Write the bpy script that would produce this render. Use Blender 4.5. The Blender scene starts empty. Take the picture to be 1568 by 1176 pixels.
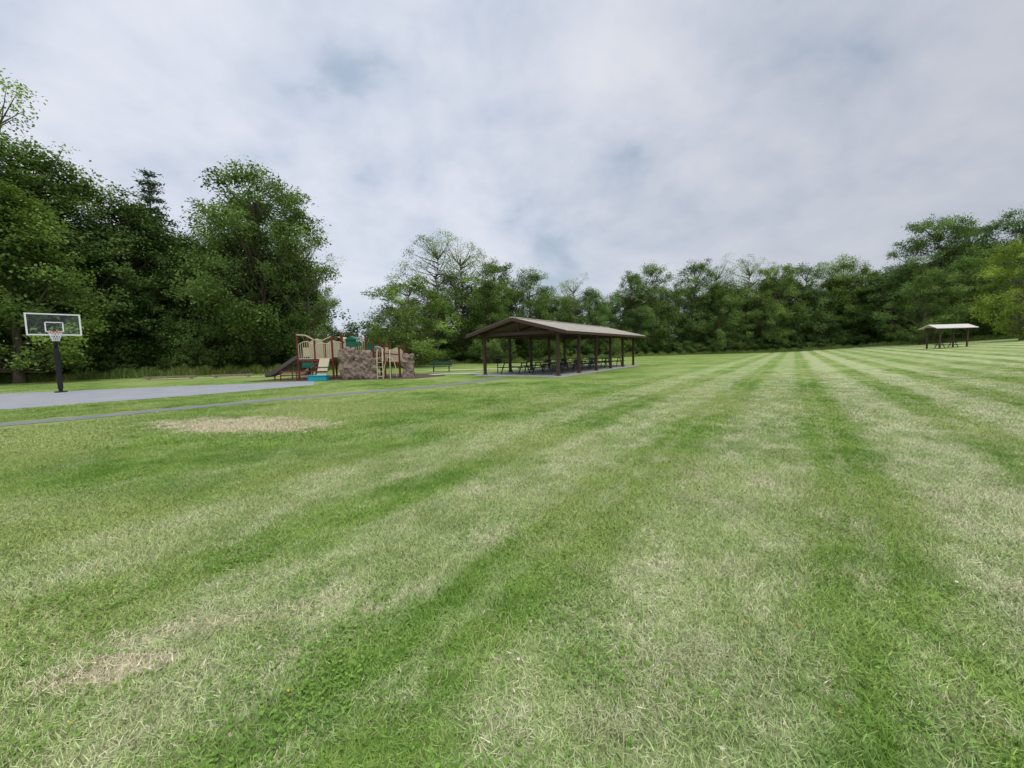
import bpy, math, random
import numpy as np
from mathutils import Matrix, Vector, noise

scene = bpy.context.scene
scene.view_settings.view_transform = 'Standard'
scene.view_settings.look = 'None'
scene.view_settings.exposure = 0

# ---------------------------------------------------------------- node helpers
class NT:
    def __init__(self, nt):
        self.nt = nt
    def n(self, typ, **kw):
        nd = self.nt.nodes.new(typ)
        for k, v in kw.items():
            setattr(nd, k, v)
        return nd
    def link(self, a, b):
        self.nt.links.new(a, b)
    def put(self, sock, v):
        if isinstance(v, bpy.types.NodeSocket):
            self.link(v, sock)
        elif v is not None:
            if hasattr(sock.default_value, '__len__') and not hasattr(v, '__len__'):
                v = [v] * len(sock.default_value)
            if hasattr(sock.default_value, '__len__') and len(sock.default_value) == 4 and len(v) == 3:
                v = (*v, 1)
            sock.default_value = v
    def math(self, op, a, b=None, c=None, clamp=False):
        nd = self.n('ShaderNodeMath', operation=op)
        nd.use_clamp = clamp
        self.put(nd.inputs[0], a); self.put(nd.inputs[1], b)
        if c is not None: self.put(nd.inputs[2], c)
        return nd.outputs[0]
    def vmath(self, op, a, b=None):
        nd = self.n('ShaderNodeVectorMath', operation=op)
        self.put(nd.inputs[0], a)
        if b is not None: self.put(nd.inputs[1], b)
        return nd.outputs['Value'] if op in ('DOT_PRODUCT', 'LENGTH') else nd.outputs[0]
    def mix(self, f, a, b, blend='MIX'):
        nd = self.n('ShaderNodeMix', data_type='RGBA', blend_type=blend)
        nd.clamp_factor = True
        self.put(nd.inputs[0], f); self.put(nd.inputs[6], a); self.put(nd.inputs[7], b)
        return nd.outputs[2]
    def mr(self, v, a, b, c=0.0, d=1.0, smooth=True):
        nd = self.n('ShaderNodeMapRange')
        nd.interpolation_type = 'SMOOTHSTEP' if smooth else 'LINEAR'
        self.put(nd.inputs[0], v)
        for i, q in enumerate((a, b, c, d)): nd.inputs[i + 1].default_value = q
        return nd.outputs[0]
    def noise(self, vec, scale, detail=4, rough=.55, dist=0.0, color=False):
        nd = self.n('ShaderNodeTexNoise')
        if vec is not None: self.link(vec, nd.inputs['Vector'])
        nd.inputs['Scale'].default_value = scale
        nd.inputs['Detail'].default_value = detail
        nd.inputs['Roughness'].default_value = rough
        nd.inputs['Distortion'].default_value = dist
        return nd.outputs['Color'] if color else nd.outputs['Fac']
    def combine(self, x, y, z=0.0):
        nd = self.n('ShaderNodeCombineXYZ')
        self.put(nd.inputs[0], x); self.put(nd.inputs[1], y); self.put(nd.inputs[2], z)
        return nd.outputs[0]
    def sep(self, v):
        nd = self.n('ShaderNodeSeparateXYZ'); self.link(v, nd.inputs[0]); return nd.outputs

def new_mat(name):
    m = bpy.data.materials.new(name); m.use_nodes = True
    m.node_tree.nodes.clear()
    t = NT(m.node_tree)
    out = t.n('ShaderNodeOutputMaterial')
    return m, t, out

def simple_mat(name, col, rough=.7, var=.25, scale=6.0, metal=0.0, bump=0.0, spec=.3):
    m, t, out = new_mat(name)
    g = t.n('ShaderNodeNewGeometry').outputs['Position']
    nz = t.noise(g, scale, 6, .65)
    nz2 = t.noise(g, scale * 7, 3, .6)
    f = t.mr(t.math('ADD', t.math('MULTIPLY', nz, .65), t.math('MULTIPLY', nz2, .35)), .3, .7, 1 - var, 1 + var, False)
    b = t.n('ShaderNodeBsdfPrincipled')
    c = t.vmath('SCALE', (*col,)); 
    sc = c.node; t.put(sc.inputs['Scale'], f)
    t.link(c, b.inputs['Base Color'])
    b.inputs['Roughness'].default_value = rough
    b.inputs['Metallic'].default_value = metal
    b.inputs['Specular IOR Level'].default_value = spec
    if bump:
        bn = t.n('ShaderNodeBump'); bn.inputs['Strength'].default_value = bump; bn.inputs['Distance'].default_value = .02
        t.link(nz2, bn.inputs['Height']); t.link(bn.outputs[0], b.inputs['Normal'])
    t.link(b.outputs[0], out.inputs[0])
    return m

# ---------------------------------------------------------------- terrain
def zt(x, y):
    k = x - .55 * y
    s = min(max((k - 5) / 55, 0), 1)
    return 2.2 * s * s * (3 - 2 * s)

# ---------------------------------------------------------------- grass colour (world position based mowing stripes)
def grass_color(t, rnd=None):
    P = t.n('ShaderNodeNewGeometry').outputs['Position']
    flat = t.vmath('MULTIPLY', P, (1, 1, 0))
    s = t.vmath('DOT_PRODUCT', flat, (.816, -.578, 0))
    al = t.vmath('DOT_PRODUCT', flat, (.578, .816, 0))
    wob = t.noise(flat, .35, 1)
    wob2 = t.noise(flat, 2.4, 3, .65)
    s2 = t.math('ADD', s, t.math('MULTIPLY', t.math('SUBTRACT', wob, .5), .45))
    s2 = t.math('ADD', s2, t.math('MULTIPLY', t.math('SUBTRACT', wob2, .5), .75))
    cs = t.math('COSINE', t.math('MULTIPLY', t.math('ADD', s2, .5), 2 * math.pi / 2.1))
    st = t.mr(cs, -1.0, .6)
    cs3 = t.math('COSINE', t.math('MULTIPLY', t.math('ADD', s2, -3.2), 2 * math.pi / 8.4))
    big = t.mr(cs3, -1, 1, .60, 1.0)
    amp = t.mr(s, -8.0, -1.2, .12, 1.0)
    stripe = t.math('MULTIPLY', t.math('MULTIPLY', st, amp), big)
    # thin wheel lines
    thin = t.mr(t.math('COSINE', t.math('MULTIPLY', t.math('ADD', s2, -.5), 2 * math.pi / 2.1)), .93, .995)
    stripe = t.math('ADD', stripe, t.math('MULTIPLY', t.math('MULTIPLY', thin, amp), .25))
    # clippings: ragged blotches
    cv = t.combine(t.math('MULTIPLY', s, 1.0), t.math('MULTIPLY', al, .6))
    blot = t.noise(cv, 2.1, 5, .72)
    med = t.noise(flat, .9, 4, .68)
    low = t.noise(flat, .22, 1, .5)
    fine = t.noise(flat, 26, 2, .75)
    g1 = t.mix(t.mr(med, .36, .64), (.108, .200, .032), (.205, .300, .066))
    g1 = t.mix(t.mr(low, .40, .62), g1, (.262, .325, .098))
    lightc = (.430, .465, .240)
    mask = t.math('MULTIPLY', stripe, t.mr(blot, .34, .58, .40, 1.0))
    mask = t.math('ADD', mask, t.math('MULTIPLY', t.mr(blot, .50, .66), t.mr(s, -7, -2, .16, .28)))
    c = t.mix(mask, g1, lightc)
    # straw amount
    straw = t.math('MULTIPLY', t.mr(blot, .46, .68), t.math('ADD', t.math('MULTIPLY', stripe, .40), t.mr(s, -5, -1.5, .05, .12)))
    def spot(cx, cy, rx, ry, ang, strength, src):
        nonlocal straw
        ca, sa = math.cos(ang), math.sin(ang)
        dx = t.math('SUBTRACT', t.vmath('DOT_PRODUCT', flat, (ca / rx, sa / rx, 0)), (cx * ca + cy * sa) / rx)
        dy = t.math('SUBTRACT', t.vmath('DOT_PRODUCT', flat, (-sa / ry, ca / ry, 0)), (-cx * sa + cy * ca) / ry)
        r = t.math('SQRT', t.math('ADD', t.math('MULTIPLY', dx, dx), t.math('MULTIPLY', dy, dy)))
        r = t.math('ADD', r, t.math('MULTIPLY', t.math('SUBTRACT', src, .5), 2.4))
        straw = t.math('MAXIMUM', straw, t.mr(r, .55, 1.15, strength, 0))
    spot(-6.6, 9.4, 2.7, 1.1, -.25, .9, blot)
    spot(-2.12, 1.93, .40, .13, .3, .85, wob2)
    spot(-1.75, 2.3, .85, .10, .25, .45, wob2)
    spot(-1.22, 2.5, .09, .05, 0, .8, wob2)
    spot(-.93, 2.38, .10, .05, 0, .8, wob2)
    spot(-24, 33, 7, .9, .1, .9, med)
    spot(-3, 37.5, 6, 1.2, .0, .8, med)
    strawc = t.mix(fine, (.42, .35, .20), (.62, .56, .39))
    if rnd is None:
        vfine = t.noise(flat, 95, 2, .8)
        pick = t.mr(t.math('SUBTRACT', straw, t.mr(vfine, .25, .75, 0, 1, False)), -.25, .25)
        c = t.mix(pick, c, strawc)
        v = t.mr(t.math('ADD', t.math('MULTIPLY', fine, .5), t.math('MULTIPLY', vfine, .5)), .32, .68, .64, 1.22, False)
    else:
        vfine = None
        c = t.mix(t.math('GREATER_THAN', straw, rnd), c, strawc)
        r2 = t.math('FRACT', t.math('MULTIPLY', rnd, 7.13))
        v = t.math('MULTIPLY', t.mr(r2, 0, 1, .62, 1.35, False), t.mr(fine, .3, .7, .80, 1.2, False))
    sc = t.vmath('SCALE', c); t.put(sc.node.inputs['Scale'], v)
    return sc, fine, vfine

mg, t, out = new_mat('mown_grass_ground')
c, fine, vfine = grass_color(t)
b = t.n('ShaderNodeBsdfDiffuse'); t.link(c, b.inputs[0])
bn = t.n('ShaderNodeBump'); bn.inputs['Strength'].default_value = .6; bn.inputs['Distance'].default_value = .03
t.link(fine, bn.inputs['Height']); t.link(bn.outputs[0], b.inputs['Normal'])
t.link(b.outputs[0], out.inputs[0])

mb, t, out = new_mat('grass_blade')
at = t.n('ShaderNodeAttribute', attribute_name='rnd')
c, fine, vfine = grass_color(t, at.outputs['Fac'])
gn = t.n('ShaderNodeNewGeometry').outputs['Normal']
nn = t.vmath('NORMALIZE', t.vmath('ADD', t.vmath('MULTIPLY', gn, (.6, .6, .6)), (0, 0, .75)))
d1 = t.n('ShaderNodeBsdfDiffuse')
boost = t.vmath('SCALE', c); boost.node.inputs['Scale'].default_value = 1.34
t.link(boost, d1.inputs[0]); t.link(nn, d1.inputs['Normal'])
t.link(d1.outputs[0], out.inputs[0])

m_clip, t, out = new_mat('dry_clippings')
at = t.n('ShaderNodeAttribute', attribute_name='rnd')
cc_ = t.mix(at.outputs['Fac'], (.20, .24, .08), (.56, .54, .32))
nn = t.vmath('NORMALIZE', t.vmath('ADD', t.vmath('MULTIPLY', t.n('ShaderNodeNewGeometry').outputs['Normal'], (.6, .6, .6)), (0, 0, .65)))
d1 = t.n('ShaderNodeBsdfDiffuse'); t.link(cc_, d1.inputs[0]); t.link(nn, d1.inputs['Normal']); t.link(d1.outputs[0], out.inputs[0])
m_clover, t, out = new_mat('clover_leaf')
at = t.n('ShaderNodeAttribute', attribute_name='rnd')
cc_ = t.mix(at.outputs['Fac'], (.10, .20, .03), (.20, .34, .06))
d1 = t.n('ShaderNodeBsdfDiffuse'); t.link(cc_, d1.inputs[0]); t.link(d1.outputs[0], out.inputs[0])
m_fall, t, out = new_mat('fallen_leaf')
at = t.n('ShaderNodeAttribute', attribute_name='rnd')
rp = t.n('ShaderNodeValToRGB'); t.link(at.outputs['Fac'], rp.inputs[0])
rp.color_ramp.elements[0].color = (.55, .56, .42, 1); rp.color_ramp.elements[1].color = (.62, .40, .05, 1); q = rp.color_ramp.elements.new(.5); q.color = (.35, .20, .10, 1)
d1 = t.n('ShaderNodeBsdfDiffuse'); t.link(rp.outputs[0], d1.inputs[0]); t.link(d1.outputs[0], out.inputs[0])

def leaf_mat(name, dark, light, trans=.3):
    m, t, out = new_mat(name)
    at = t.n('ShaderNodeAttribute', attribute_name='rnd')
    oi = t.n('ShaderNodeObjectInfo')
    c = t.mix(at.outputs['Fac'], dark, light)
    c = t.mix(1.0, c, oi.outputs['Color'], 'MULTIPLY')
    d1 = t.n('ShaderNodeBsdfDiffuse'); d2 = t.n('ShaderNodeBsdfTranslucent')
    t.link(c, d1.inputs[0]); 
    c2 = t.mix(1.0, c, (1.25, 1.3, .6), 'MULTIPLY'); t.link(c2, d2.inputs[0])
    ms = t.n('ShaderNodeMixShader'); ms.inputs[0].default_value = trans
    t.link(d1.outputs[0], ms.inputs[1]); t.link(d2.outputs[0], ms.inputs[2]); t.link(ms.outputs[0], out.inputs[0])
    return m
m_leaf = leaf_mat('tree_leaves', (.060, .105, .028), (.240, .345, .105))
m_needle = leaf_mat('pine_needles', (.05, .09, .045), (.11, .18, .09), .15)
m_weed = leaf_mat('tall_weeds', (.12, .19, .05), (.32, .38, .14))
m_bark = simple_mat('bark', (.14, .115, .09), .95, .4, 3, bump=.5)

# ---------------------------------------------------------------- quad mesh from numpy
def quad_mesh(name, V, F, mats, midx, rnd):
    me = bpy.data.meshes.new(name)
    nv, nf = len(V), len(F)
    me.vertices.add(nv); me.vertices.foreach_set('co', np.asarray(V, dtype=np.float32).ravel())
    me.loops.add(nf * 4); me.loops.foreach_set('vertex_index', np.asarray(F, dtype=np.int32).ravel())
    me.polygons.add(nf); me.polygons.foreach_set('loop_start', np.arange(nf, dtype=np.int32) * 4)
    me.polygons.foreach_set('loop_total', np.full(nf, 4, dtype=np.int32))
    for m in mats: me.materials.append(m)
    me.polygons.foreach_set('material_index', np.asarray(midx, dtype=np.int32))
    a = me.attributes.new('rnd', 'FLOAT', 'POINT'); a.data.foreach_set('value', np.asarray(rnd, dtype=np.float32))
    me.update(calc_edges=True)
    return me

def tube_np(pts, rad, n=6):
    pts = np.array(pts, float); k = len(pts)
    V = []; F = []
    for i in range(k):
        d = pts[min(i + 1, k - 1)] - pts[max(i - 1, 0)]
        d /= np.linalg.norm(d) + 1e-9
        a = np.cross(d, [1, 0, 0] if abs(d[0]) < .8 else [0, 1, 0]); a /= np.linalg.norm(a)
        bb = np.cross(d, a)
        for j in range(n):
            th = 2 * math.pi * j / n
            V.append(pts[i] + rad[i] * (math.cos(th) * a + math.sin(th) * bb))
    for i in range(k - 1):
        for j in range(n):
            F.append((i * n + j, i * n + (j + 1) % n, (i + 1) * n + (j + 1) % n, (i + 1) * n + j))
    return np.array(V), np.array(F)

def leaves_np(C, Nrm, L, W, rng):
    n = len(C)
    Nrm = Nrm / (np.linalg.norm(Nrm, axis=1, keepdims=True) + 1e-9)
    r = rng.normal(size=(n, 3)); tt = np.cross(Nrm, r); tt /= np.linalg.norm(tt, axis=1, keepdims=True) + 1e-9
    bb = np.cross(Nrm, tt)
    L = L[:, None]; W = W[:, None]
    V = np.stack([C - tt * L, C + bb * W - tt * L * .1, C + tt * L, C - bb * W - tt * L * .1], axis=1).reshape(-1, 3)
    F = np.arange(n * 4).reshape(n, 4)
    return V, F

def make_tree(name, seed, H, R, base, ncl, lpc, ls, cr, prof, flat=.6, outb=.5, trunk=.02, irr=.25, limbs=True):
    rng = np.random.default_rng(seed)
    Vs, Fs, Ms, Rs = [], [], [], []; off = 0
    def add(V, F, m, r):
        nonlocal off
        Vs.append(V); Fs.append(F + off); Ms.append(np.full(len(F), m)); Rs.append(r); off += len(V)
    kp = 9
    tp = [np.array([0, 0, -.3])]
    w = rng.normal(size=2) * .02 * H
    for i in range(1, kp):
        f = i / (kp - 1)
        tp.append(np.array([w[0] * f + rng.normal() * .006 * H, w[1] * f + rng.normal() * .006 * H, f * .86 * H]))
    tr = [trunk * H * (1.25 if i == 0 else 1) * (1 - .88 * (i / (kp - 1))) for i in range(kp)]
    V, F = tube_np(tp, tr, 9); add(V, F, 1, np.full(len(V), .5))
    tpa = np.array(tp)
    lob = rng.uniform(0, 6.28, 4)
    cc = []
    for i in range(ncl):
        f = (i + rng.random()) / ncl
        th = rng.uniform(0, 2 * math.pi)
        e = prof(f) * R * (1 + irr * (math.sin(2 * th + lob[0] + 3 * f) * .5 + math.sin(3 * th + lob[1] - 5 * f) * .5))
        rr = e * (outb + (1 - outb) * rng.random() ** .5) if rng.random() < .78 else e * rng.random()
        z = H * (base + (1 - base) * f) - cr * .4
        x0 = np.interp(z, tpa[:, 2], tpa[:, 0]); y0 = np.interp(z, tpa[:, 2], tpa[:, 1])
        cc.append((x0 + rr * math.cos(th), y0 + rr * math.sin(th), z + rng.normal() * .02 * H))
    ctr = np.array([0, 0, H * (base + .45 * (1 - base))])
    for c_ in cc:
        c_ = np.array(c_)
        if limbs:
            rad = math.hypot(c_[0], c_[1])
            hz = max(min(c_[2] - rad * rng.uniform(.35, .9), .8 * H), base * H * .6)
            p0 = np.array([np.interp(hz, tpa[:, 2], tpa[:, 0]), np.interp(hz, tpa[:, 2], tpa[:, 1]), hz])
            mid = p0 * .5 + c_ * .5 + np.array([0, 0, -.08 * rad]) + rng.normal(size=3) * .15
            r0 = .0045 * H * rng.uniform(.6, 1.3)
            V, F = tube_np([p0, mid, c_], [r0, r0 * .6, r0 * .15], 5); add(V, F, 1, np.full(len(V), .5))
        crr = cr * rng.uniform(.55, 1.35)
        n = int(lpc * (crr / cr) ** 2 * rng.uniform(.8, 1.2))
        ns = 7
        sub = rng.normal(size=(ns, 3)); sub /= np.linalg.norm(sub, axis=1, keepdims=True)
        sub *= crr * rng.uniform(.4, .95, (ns, 1)); sub[:, 2] *= flat
        pick = rng.integers(0, ns, n)
        d = rng.normal(size=(n, 3)) * crr * .26; d[:, 2] *= .75
        C = c_ + sub[pick] + d
        outw = C - ctr; outw /= np.linalg.norm(outw, axis=1, keepdims=True) + 1e-9
        Nn = rng.normal(size=(n, 3)) * .6 + outw * .5 + np.array([0, 0, .75])
        L = ls * rng.uniform(.7, 1.35, n); W = L * rng.uniform(.5, .75, n)
        V, F = leaves_np(C, Nn, L, W, rng)
        base_t = rng.uniform(.08, .78)
        tint = np.clip(base_t + (rng.random(ns)[pick] - .5) * .4 + rng.normal(size=n) * .14, 0, 1)
        add(V, F, 0, np.repeat(tint, 4))
    return quad_mesh(name, np.concatenate(Vs), np.concatenate(Fs), [m_leaf, m_bark], np.concatenate(Ms), np.concatenate(Rs))

def make_conifer(name, seed, H=20, R=3.6):
    rng = np.random.default_rng(seed)
    Vs, Fs, Ms, Rs = [], [], [], []; off = 0
    def add(V, F, m, r):
        nonlocal off
        Vs.append(V); Fs.append(F + off); Ms.append(np.full(len(F), m)); Rs.append(r); off += len(V)
    V, F = tube_np([(0, 0, -.3), (.1, 0, H * .5), (0, .1, H)], [.28, .16, .02], 8); add(V, F, 1, np.full(len(V), .5))
    z = H * .12
    while z < H * .985:
        f = (z / H)
        nb = rng.integers(3, 6)
        a0 = rng.uniform(0, 6.28)
        for j in range(nb):
            th = a0 + 6.28 * j / nb + rng.normal() * .25
            ln = R * (1 - f) ** .75 * rng.uniform(.55, 1.25) + .3
            dr = rng.uniform(-.02, .35)
            p0 = np.array([0, 0, z]); p1 = p0 + np.array([math.cos(th) * ln, math.sin(th) * ln, ln * dr])
            mid = (p0 + p1) / 2 + np.array([0, 0, -.06 * ln])
            V, F = tube_np([p0, mid, p1], [.045, .03, .01], 4); add(V, F, 1, np.full(len(V), .5))
            n = int(95 * ln / 2 + 25)
            u = rng.random(n) ** .7
            C = p0[None] * (1 - u)[:, None] + p1[None] * u[:, None] + rng.normal(size=(n, 3)) * np.array([.26, .26, .12])
            L = rng.uniform(.10, .22, n)
            V, F = leaves_np(C, rng.normal(size=(n, 3)) + np.array([0, 0, .8]), L, L * .3, rng)
            add(V, F, 0, np.repeat(np.clip(rng.uniform(.2, .7) + rng.normal(size=n) * .15, 0, 1), 4))
        z += H * rng.uniform(.025, .05)
    return quad_mesh(name, np.concatenate(Vs), np.concatenate(Fs), [m_needle, m_bark], np.concatenate(Ms), np.concatenate(Rs))

rnd_prof = lambda f: max(math.sin(math.pi * min(max(f * .93 + .05, 0), 1)), 0) ** .55
low_prof = lambda f: (1 - f) ** .45 * (.75 + .25 * min(f * 5, 1))
vase_prof = lambda f: max(math.sin(math.pi * min(f * .8 + .12, 1)), 0) ** .7
protos = {
    'round':  make_tree('round_tree_mesh', 1, 18, 6.0, .12, 100, 290, .125, 1.45, rnd_prof),
    'broad':  make_tree('broad_tree_mesh', 2, 18, 6.6, .10, 110, 280, .125, 1.45, low_prof, irr=.45, outb=.6),
    'tall':   make_tree('tall_tree_mesh', 3, 20, 4.8, .15, 105, 280, .125, 1.4, vase_prof, irr=.4),
    'layer':  make_tree('layered_tree_mesh', 4, 20, 7.2, .14, 130, 330, .125, 1.5, vase_prof, flat=.5, irr=.4, outb=.5),
    'sparse': make_tree('sparse_tree_mesh', 5, 20, 6.0, .25, 105, 125, .095, 1.35, vase_prof, flat=.75, irr=.5, trunk=.014),
    'round2': make_tree('round_tree_mesh_b', 6, 17, 5.6, .08, 100, 290, .125, 1.45, rnd_prof, irr=.45),
}
conifer = make_conifer('pine_mesh', 9)
bushes = [make_tree('bush_mesh_%d' % i, 20 + i, 3.6, 2.3, .05, 34, 200, .085, .72, rnd_prof, irr=.4, trunk=.012) for i in range(3)]

def make_weeds(name, seed, w=2.2, n=1500, h=.8):
    rng = np.random.default_rng(seed)
    x = rng.uniform(-w, w, n); y = rng.normal(size=n) * .45
    hh = h * rng.uniform(.35, 1.1, n) * (.7 + .3 * np.sin(x * 3 + seed)); wd = rng.uniform(.012, .03, n)
    th = rng.uniform(0, 6.28, n); lx = rng.normal(size=n) * .18; ly = rng.normal(size=n) * .18
    dx, dy = np.cos(th) * wd, np.sin(th) * wd
    z0 = np.zeros(n) - .05
    V = np.stack([np.stack([x - dx, y - dy, z0], 1), np.stack([x + dx, y + dy, z0], 1),
                  np.stack([x + lx + dx * .4, y + ly + dy * .4, hh], 1), np.stack([x + lx - dx * .4, y + ly - dy * .4, hh], 1)], 1).reshape(-1, 3)
    return quad_mesh(name, V, np.arange(n * 4).reshape(n, 4), [m_weed], np.zeros(n), np.repeat(rng.random(n), 4))
weeds = [make_weeds('weeds_mesh_%d' % i, 40 + i) for i in range(3)]

col = scene.collection
rr = random.Random(7)
def empty(name, loc=(0, 0, 0), rz=0):
    e = bpy.data.objects.new(name, None); e.location = loc; e.rotation_euler = (0, 0, rz); col.objects.link(e); return e
def place(me, name, x, y, s, sz=None, color=(1, 1, 1), parent=None, rz=None):
    o = bpy.data.objects.new(name, me); col.objects.link(o)
    o.location = (x, y, zt(x, y)); sz = sz or s
    o.scale = (s, s, sz); o.rotation_euler = (0, 0, rr.uniform(0, 6.28) if rz is None else rz)
    o.color = (*color, 1)
    if parent: o.parent = parent
    return o
def tree(kind, px, depth, h, wide=1.0, color=(1, 1, 1), name='deciduous_tree', parent=None):
    H = {'round': 18, 'broad': 18, 'tall': 20, 'layer': 20, 'sparse': 20, 'round2': 17}[kind]
    x = (px - 784) / 610 * depth
    s = h / H
    return place(protos[kind], name, x, depth, s * wide, s, color, parent)

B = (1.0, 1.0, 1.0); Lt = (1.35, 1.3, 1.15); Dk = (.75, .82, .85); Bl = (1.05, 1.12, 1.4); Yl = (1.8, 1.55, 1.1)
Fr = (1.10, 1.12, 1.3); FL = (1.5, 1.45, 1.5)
# left stand
tree('sparse', 8, 37, 27, .9, Lt)
tree('broad', 30, 31, 15, 1.0, Lt)
tree('round2', -70, 30, 20, 1.0, B)
tree('tall', 70, 37, 20.5, 1.1, Dk)
tree('round', 128, 39, 19.5, .95, B)
tree('tall', 190, 40, 17.5, 1.15, Dk)
tree('round2', 215, 43, 17, 1.0, B)
place(conifer, 'pine_tree', (256 - 784) / 610 * 43, 43, 1.1, 1.06, (1, 1, 1))
tree('broad', 305, 43, 14.5, .8, Dk)
tree('layer', 410, 42, 20, 1.0, B)
tree('round', 405, 44, 18.2, .9, B)
tree('sparse', 480, 41, 13.5, .75, (1.2, 1.15, 1))
tree('broad', 460, 44, 12.5, .8, Dk)
tree('round2', 345, 46, 15, .9, B)
# middle stand
tree('round2', 632, 47, 10.4, 1.4, Lt)
tree('sparse', 672, 58, 18.5, 1.0, FL)
tree('sparse', 712, 60, 18, 1.0, FL)
tree('round', 700, 60, 13.5, 1.0, B)
tree('tall', 770, 62, 15.4, 1.1, B)
tree('round', 815, 66, 14.5, .9, B)
tree('broad', 752, 56, 11.5, .9, B)
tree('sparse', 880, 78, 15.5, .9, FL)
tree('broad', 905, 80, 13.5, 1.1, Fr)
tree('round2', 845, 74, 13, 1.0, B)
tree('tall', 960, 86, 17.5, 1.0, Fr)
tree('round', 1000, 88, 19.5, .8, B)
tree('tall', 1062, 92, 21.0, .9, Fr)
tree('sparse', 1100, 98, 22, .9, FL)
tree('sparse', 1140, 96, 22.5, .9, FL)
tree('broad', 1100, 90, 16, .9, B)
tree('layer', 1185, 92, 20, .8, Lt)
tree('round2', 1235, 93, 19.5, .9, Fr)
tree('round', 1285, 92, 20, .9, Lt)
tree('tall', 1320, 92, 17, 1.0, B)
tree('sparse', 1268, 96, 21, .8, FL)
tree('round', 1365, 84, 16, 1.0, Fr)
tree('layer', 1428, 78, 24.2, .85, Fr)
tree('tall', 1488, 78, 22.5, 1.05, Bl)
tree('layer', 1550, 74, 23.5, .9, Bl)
tree('round2', 1410, 70, 13, 1.0, B)
tree('round', 1475, 70, 14, 1.0, Lt)
tree('round2', 1562, 54, 13.5, .8, Yl)
tree('round', 1640, 60, 20, 1.0, B)
# mass behind
belt = empty('distant_tree_line')
kinds = ['round', 'broad', 'tall', 'round2', 'layer']
def edge_depth(px):
    return float(np.interp(px, [-500, 0, 400, 520, 640, 780, 900, 1000, 1150, 1350, 1450, 1568, 2000], [34, 38, 45, 52, 60, 66, 80, 90, 95, 88, 76, 70, 66]))
def top_px(px):
    return float(np.interp(px, [-500, 0, 60, 150, 250, 300, 420, 500, 515, 520, 560, 575, 620, 740, 830, 900, 1000, 1300, 1350, 1400, 1568, 2200],
                  [.50, .44, .42, .40, .36, .30, .36, .18, .10, .045, .045, .10, .16, .20, .165, .155, .175, .185, .165, .22, .26, .26]))
for row in range(2):
    px = -420 + row * 17
    while px < 2050:
        d = edge_depth(px) + 3 + row * 8 + rr.uniform(-2, 2)
        h = (top_px(px) * d + 1.6) * rr.uniform(.70, .93) * (1 - .03 * row)
        if h > 6.5:
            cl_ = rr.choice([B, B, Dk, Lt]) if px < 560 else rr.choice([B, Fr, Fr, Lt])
            tree(rr.choice(kinds), px, d, h, rr.uniform(.85, 1.15), cl_, 'tree', belt)
        px += 610 * rr.uniform(4.5, 6.5) / d * 1.0
under = empty('undergrowth')
for row in range(3):
    px = -420
    while px < 2050:
        d = edge_depth(px) - 3.5 + row * 2.6 + rr.uniform(-.7, .7)
        x = (px - 784) / 610 * d
        s = rr.uniform(.5, .95) * (.8 + .35 * row) * (1.0 if px < 560 or px > 1350 else 1.15)
        place(rr.choice(bushes), 'bush', x, d, s, s * rr.uniform(.8, 1.2), rr.choice([Dk, B, B, Lt, (.6, .66, .66)]), under)
        px += 610 * rr.uniform(1.9, 3.2) / d
wd = empty('tall_grass')
px = -300
while px < 1950:
    d = edge_depth(px) - 5.6 + rr.uniform(-.6, .6)
    x = (px - 784) / 610 * d
    place(rr.choice(weeds), 'weeds', x, d, 1, rr.uniform(.6, 1.2), rr.choice([(1, 1, 1), (.8, .85, .8), (1.15, 1.05, .9)]), wd, rz=rr.uniform(-.3, .3) + (.0))
    px += 610 * 2.4 / d

# ---------------------------------------------------------------- ground
xs = np.unique(np.concatenate([np.linspace(-150, 150, 151), np.array([-1500, -900, -500, -300, -200, 200, 300, 500, 900, 1500])]))
ys = np.unique(np.concatenate([np.linspace(-20, 160, 91), np.array([-600, -200, -60, 200, 300, 500, 900, 1500])]))
GX, GY = np.meshgrid(xs, ys)
GZ = np.vectorize(zt)(GX, GY)
V = np.stack([GX.ravel(), GY.ravel(), GZ.ravel()], 1)
nx, ny = len(xs), len(ys)
i, j = np.meshgrid(np.arange(nx - 1), np.arange(ny - 1))
a = (j * nx + i).ravel()
F = np.stack([a, a + 1, a + nx + 1, a + nx], 1)
me = quad_mesh('ground_mesh', V, F, [mg], np.zeros(len(F)), np.zeros(len(V)))
me.polygons.foreach_set('use_smooth', np.ones(len(F), dtype=bool))
g = bpy.data.objects.new('grass_field', me); col.objects.link(g)

# near grass blades: patch prototypes instanced by geometry nodes
def make_patch(name, seed, n, size=.5, wmul=1.0):
    rng = np.random.default_rng(seed)
    x = rng.uniform(-size / 2, size / 2, n); y = rng.uniform(-size / 2, size / 2, n)
    hh = rng.uniform(.012, .042, n); wd = rng.uniform(.0014, .0028, n) * wmul
    th = rng.uniform(0, 6.28, n); ph = rng.uniform(0, 6.28, n)
    lean = hh * rng.uniform(.2, 1.4, n)
    flatm = rng.random(n) < .18
    hh[flatm] *= .35; lean[flatm] = rng.uniform(.02, .055, flatm.sum())
    lx, ly = np.cos(ph) * lean, np.sin(ph) * lean
    dx, dy = np.cos(th) * wd, np.sin(th) * wd
    z0 = np.zeros(n); z0[flatm] = rng.uniform(.005, .03, flatm.sum())
    V = np.stack([np.stack([x - dx, y - dy, z0], 1), np.stack([x + dx, y + dy, z0], 1),
                  np.stack([x + lx + dx * .35, y + ly + dy * .35, z0 + hh], 1), np.stack([x + lx - dx * .35, y + ly - dy * .35, z0 + hh], 1)], 1).reshape(-1, 3)
    return quad_mesh(name, V, np.arange(n * 4).reshape(n, 4), [mb], np.zeros(n), np.repeat(rng.random(n), 4))
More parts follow.
